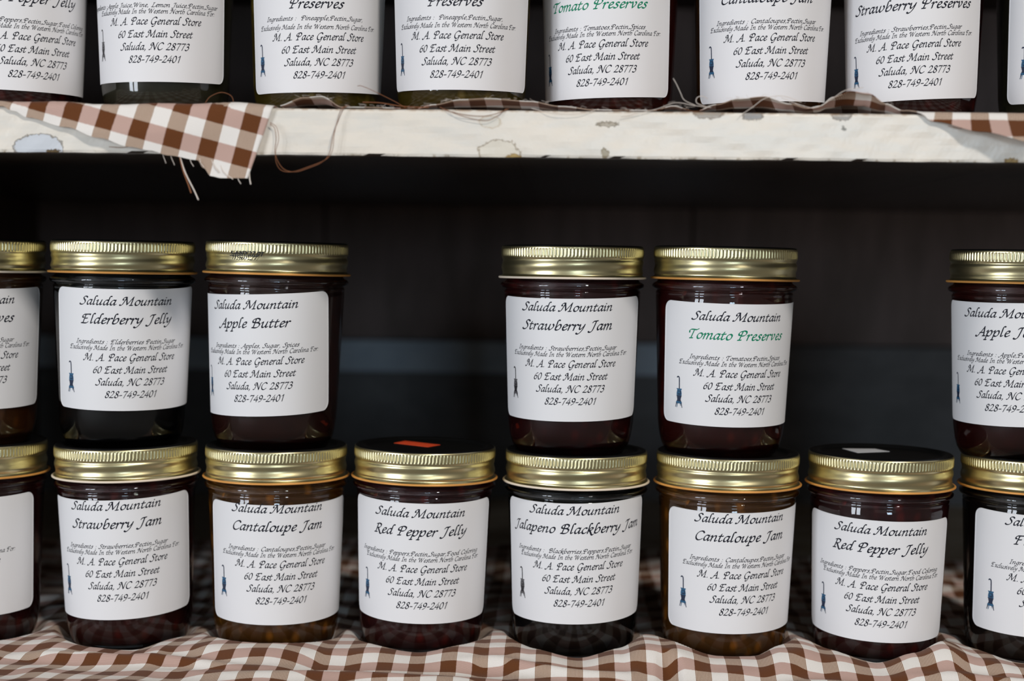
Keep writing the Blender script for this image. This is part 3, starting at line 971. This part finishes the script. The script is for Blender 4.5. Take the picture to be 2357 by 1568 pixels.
def paper_label(jar, yaw, ztop, tilt, du, dv, name2, ingr, style):
    rot = Matrix.Rotation(radians(yaw), 4, 'Z')
    V, F = [], []
    nu = len(LROWS[0])
    for row in LROWS:
        V += [wrap(u, v_, ztop, tilt, .16) for u, v_ in row]
    for j in range(len(LROWS) - 1):
        for i in range(nu - 1):
            a = j * nu + i
            F.append((a, a + nu, a + nu + 1, a + 1))
    # the cut edge of the paper, down to the glass
    ring = [j * nu for j in range(len(LROWS))] + [(len(LROWS) - 1) * nu + i for i in range(1, nu)] + \
           [j * nu + nu - 1 for j in range(len(LROWS) - 2, -1, -1)] + [i for i in range(nu - 2, 0, -1)]
    flat = [LROWS[k // nu][k % nu] for k in ring]
    o0 = len(V)
    V += [wrap(u, v_, ztop, tilt, .02) for u, v_ in flat]
    for k in range(len(ring)):
        k2 = (k + 1) % len(ring)
        F.append((ring[k], ring[k2], o0 + k2, o0 + k))
    lab = mesh('paper_label', V, F, M_PAPER, jar)
    lab.rotation_euler = (0, 0, radians(yaw))
    L = []
    l2 = name2 if isinstance(name2, (list, tuple)) else [name2]
    L.append(('Saluda Mountain', EM['l1'], -2.2, 6.5 if len(l2) == 1 else 5.4, 0))
    if len(l2) == 1:
        L.append((l2[0], EM['l2'], -2.2 if len(l2[0]) < 20 else -.6, 16.2, 1 if style.get('green') else 0))
    else:
        L.append((l2[0], EM['l2'], -2.2, 12.6, 0))
        L.append((l2[1], EM['l2'], -1.0, 19.3, 0))
    gap = style.get('gap', 0)
    L.append(('Ingredients ' + ingr, EM['ing'], -2.2 + style.get('ingx', 0), 26.7 - gap, 0))
    L.append(('Exclusively Made In the Western North Carolina For:', EM['exc'], -.2, 29.9, 0))
    L.append(('M. A. Pace General Store', EM['ma'], 0, 35.5, 0))
    L.append(('60 East Main Street', EM['st'], 0, 42.0, 0))
    L.append(('Saluda, NC 28773', EM['sal'], 0, 48.4, 0))
    L.append(('828-749-2401', EM['ph'], 0, 54.8, 0))
    WID = {'Saluda Mountain': 47.9, 'Exclusively Made In the Western North Carolina For:': 65.5, 'M. A. Pace General Store': 47.9,
           '60 East Main Street': 38.4, 'Saluda, NC 28773': 34.9, '828-749-2401': 26.1}
    for mi, mm_ in ((0, M_INK), (1, M_INKG)):
        V, F = [], []
        for t, em, uc, v_, c in L:
            if c != mi: continue
            sx = WID[t] / (text_width(t) * em) if t in WID else 1.0
            sx, em, v_ = sx / .955, em * .955, v_ * .955
            a, b = text2d(t, em, uc + du, v_ + dv, sx)
            a = [wrap(u, vv, ztop, tilt, .20) for u, vv in a]
            o = len(V)
            V += a
            F += [tuple(i + o for i in q) for q in b]
        if V:
            mesh('lettering', V, F, mm_, lab, smooth=False)
    sv, sf, smi = STV
    V = []
    for k, (x, y) in enumerate(sv):
        V.append(wrap(-32.3 + du + x, 35.2 + dv + y * .955, ztop, tilt, .20 + .004 * (k / len(sv)) * 8))
    pair = (M_ST_G, M_ST_GD) if style.get('grey') else (M_ST_B, M_ST_BD)
    mesh('stove_emblem', V, sf, list(pair), lab, smooth=False, fmat=smi)
    return lab

JARS = []
def make_jar(x, z, jam, yaw, ytext, dtop, dv, tilt, name2, ingr, label, group, lipc='o', jtilt=0.0, brot=0.0, y=0.0, **style):
    j = bpy.data.objects.new('jam_jar', None)
    COL.objects.link(j)
    j.empty_display_size = .02
    j.location = ((x - 89 * sin(radians(jtilt))) * MM, y * MM, z * MM)
    JARS.append((j, yaw, ytext, dtop, dv, tilt))
    j.rotation_euler = (0, radians(jtilt), 0)
    tag(j, label, 'jam jar', group)
    shared('glass_jar', 'glass', gv, gf, M_GLASS).parent = j
    shared('jam_filling', 'jam' + jam, jv, jf, JAM[jam]).parent = j
    b = shared('screw_band', 'band', bv_, bf_, M_GOLD)
    b.parent = j
    b.rotation_euler = (0, 0, radians(brot))
    r = shared('band_lip', 'lip' + lipc, lv, lf, M_LIP_O if lipc == 'o' else M_LIP_W)
    r.parent = b
    d = shared('lid_disc', 'disc', dv_, df_, M_LID)
    d.parent = j
    tag(d, 'black lid')
    du = radians(ytext - yaw) * 32.6
    paper_label(j, yaw, dtop, tilt, du, dv, name2, ingr, style)
    return j, b, d

UPG, MIG, LOG = 'jam jars on the upper shelf', 'jam jars stacked on the bottom row', 'jam jars standing on the lower cloth'
STRW, CANT, PEPP = ': Strawberries,Pectin,Sugar', ': Cantaloupes,Pectin,Sugar', ': Peppers,Pectin,Sugar,Food Coloring'
PINE = ':  Pineapple,Pectin,Sugar,'

# --- bottom row
b = [z for _, z in ROW1]
X1 = [x for x, _ in ROW1]
make_jar(X1[0], b[0], 'straw', 1.7, -0.1, 79.1, 0, 0, 'Jam', ': Fruit,Pectin,Sugar', 'dark jam jar cut off by the left photo edge, standing on the cloth', LOG, 'o', 0, 20)
make_jar(X1[1], b[1], 'straw', 3.9, 9, 79.7, -1.2, -1.3, 'Strawberry Jam', STRW, 'strawberry jam jar with cream band lip, standing on cloth under the elderberry jelly jar', LOG, 'w', -1.2, 130)
make_jar(X1[2], b[2], 'cant', 17.5, 14.8, 78.2, -2.3, 0, 'Cantaloupe Jam', CANT, 'amber cantaloupe jam jar standing on cloth under the apple butter jar', LOG, 'o', -.2, 60)
jr = make_jar(X1[3], b[3], 'pepper', 2.9, 4.9, 79.7, .9, .3, 'Red Pepper Jelly', PEPP, 'red pepper jelly jar with an orange sticker on its black lid', LOG, 'o', .7, 95)
jl = make_jar(X1[4], b[4], 'blackb', 1.5, 3.1, 82, -.5, -1.2, 'Jalapeno Blackberry Jam', ':  Blackberries,Peppers,Pectin,Sugar', 'jalapeno blackberry jam jar, nearly black, on cloth in the bottom row', LOG, 'w', 0, 150, grey=True)
make_jar(X1[5], b[5], 'cant', 13.1, 11.8, 78.5, -1.0, -.9, 'Cantaloupe Jam', CANT, 'amber cantaloupe jam jar standing on cloth under the tomato preserves jar', LOG, 'o', .3, 75)
jw = make_jar(X1[6], b[6], 'pepper', -10.6, -5.7, 74.9, .7, 1.0, 'Red Pepper Jelly', PEPP, 'red pepper jelly jar with a white sticker on its black lid', LOG, 'o', .5, 250)
make_jar(X1[7], b[7], 'fig', 5.3, 5.6, 78.4, -.5, 0, 'Fig Preserves', ': Figs,Pectin,Sugar', 'dark preserves jar at the right end of the bottom row under the apple jam jar', LOG, 'o', .3, 210)
# --- stacked on top of them
VSCALE = 1.0
make_jar(ROW2[0], b[0] + PITCH, 'peach', 16.5, 19.7, 80.4, 1.2, 0, 'Peach Preserves', ': Peaches,Pectin,Sugar', 'amber preserves jar cut off by the left edge, stacked on a dark jam jar', MIG, 'w', .4, 40)
make_jar(ROW2[1], b[1] + PITCH, 'elder', 25, 22.9, 81, 1.8, -.4, 'Elderberry Jelly', ': Elderberries Pectin,Sugar', 'black elderberry jelly jar stacked on a strawberry jam jar', MIG, 'o', .3, 330)
ja = make_jar(ROW2[2], b[2] + PITCH, 'apple_butter', -13.7, -5.7, 78.7, 1.0, -2.2, 'Apple Butter', ': Apples, Sugar, Spices', 'apple butter jar with a code stamped on its gold band, stacked on cantaloupe jam', MIG, 'o', .9, 300)
make_jar(ROW2[4], b[4] + PITCH, 'straw', -0.6, -1.2, 79, 0, -.5, 'Strawberry Jam', STRW, 'strawberry jam jar stacked on the jalapeno blackberry jam jar', MIG, 'w', -.1, 190, grey=True)
make_jar(ROW2[5], b[5] + PITCH, 'tomato', 11.8, 11.5, 77.2, 2.2, 0, 'Tomato Preserves', ': Tomatoes,Pectin,Spices', 'tomato preserves jar with green lettering stacked on a cantaloupe jam jar', MIG, 'o', .5, 280, green=True)
make_jar(ROW2[7], b[7] + PITCH - .8, 'apple', -24, -23.4, 79.2, 1.0, -.8, 'Apple Jam', ': Apple,Pectin,Sugar', 'reddish apple jam jar at the right edge, stacked on a dark preserves jar', MIG, 'o', .2, 100)
# --- upper shelf
TZ = TOPZ
make_jar(ROW3[0], TZ, 'pepper', 32.5, 34.1, 73.5, 1.8, .5, 'Red Pepper Jelly', PEPP, 'red pepper jelly jar at the left end of the upper shelf', UPG, 'o', .2, 30)
make_jar(ROW3[1], TZ, 'wine', -3, 3.9, 78.2, -1.1, -.4, ['Apple', 'Wine Jelly'], ':Apple Juice,Wine, Lemon Juice,Pectin,Sugar', 'wine jelly jar with olive contents on the upper shelf above the hanging gingham corner', UPG, 'o', 0, 70, grey=True, ingx=-2.5)
make_jar(ROW3[2], TZ, 'pine', 16, 9.6, 74, 1.4, -1.6, ['Pineapple', 'Preserves'], PINE, 'olive pineapple preserves jar on the upper shelf next to the wine jelly jar', UPG, 'o', 0, 120, gap=1.2)
make_jar(ROW3[3], TZ, 'pine', 0.4, -1, 74, 2.5, 0, ['Pineapple', 'Preserves'], PINE, 'olive pineapple preserves jar on the upper shelf next to the tomato preserves jar', UPG, 'o', 0, 200, y=-16, gap=.6)
make_jar(ROW3[4], TZ, 'tomato', -16.5, -9.2, 72.4, 2.3, -1.3, 'Tomato Preserves', ': Tomatoes,Pectin,Spices', 'tomato preserves jar with green lettering on the upper shelf', UPG, 'o', 0, 10, green=True)
make_jar(ROW3[5], TZ, 'cant', 4.3, 2.1, 71.6, -2.4, -1.4, 'Cantaloupe Jam', CANT, 'cantaloupe jam jar on the upper shelf behind the raised gingham hem', UPG, 'o', 0, 310)
make_jar(ROW3[6], TZ, 'straw', -17, -10.9, 72.8, 1.8, -2.4, 'Strawberry Preserves', STRW, 'strawberry preserves jar on the upper shelf above the drooping end of the runner', UPG, 'o', 0, 230)
make_jar(ROW3[7], TZ, 'wine', 5.4, 3.7, 72, -2.2, 0, 'Jelly', ': Fruit,Pectin,Sugar', 'jar cut off by the right edge of the photo on the upper shelf', UPG, 'o', 0, 160)

# ------------------------------------------------------------------ stickers and the ink stamp
def sticker(jar, disc, pts, m, lab):
    z = 103.78
    top = [(x * MM, y * MM, (z + .06) * MM) for x, y in pts]
    bot = [(x * MM, y * MM, (z - .06) * MM) for x, y in pts]
    o = mesh('price_sticker', top + bot, [(0, 1, 2, 3), (7, 6, 5, 4), (0, 4, 5, 1), (1, 5, 6, 2), (2, 6, 7, 3), (3, 7, 4, 0)], m, jar, smooth=False)
    tag(o, lab)
sticker(jr[0], jr[2], [(-17.5, 12.0), (1.6, -1.0), (7.0, 10.0), (-12.8, 23.0)], M_ORANGE, 'bright orange price sticker')
sticker(jw[0], jw[2], [(-16, 20), (-11.3, 3.0), (7, 11.9), (1.4, 22.3)], M_WHITE, 'white price sticker')

def stamp(band_owner):
    V, F = [], []
    for t, em, phi0, z in (('5A08Y27,01', 4.0, -16.5, 97.7), ('5A08Y27,01', 4.0, -16.2, 97.6), ('11560Y277', 3.4, -18, 95.9), ('11560Y277', 3.4, -17.7, 95.8)):
        a, bb = text2d(t, em, 0, 0, 1.05)
        o = len(V)
        for u, v_ in a:
            ph = radians(phi0) + (u + 1) / 36.6
            V.append((36.55 * MM * sin(ph), -36.55 * MM * cos(ph), (z - v_) * MM))
        F.extend(tuple(i + o for i in q) for q in bb)
    mesh('date_stamp', V, F, M_STAMP, band_owner, smooth=False)
stamp(ja[0])
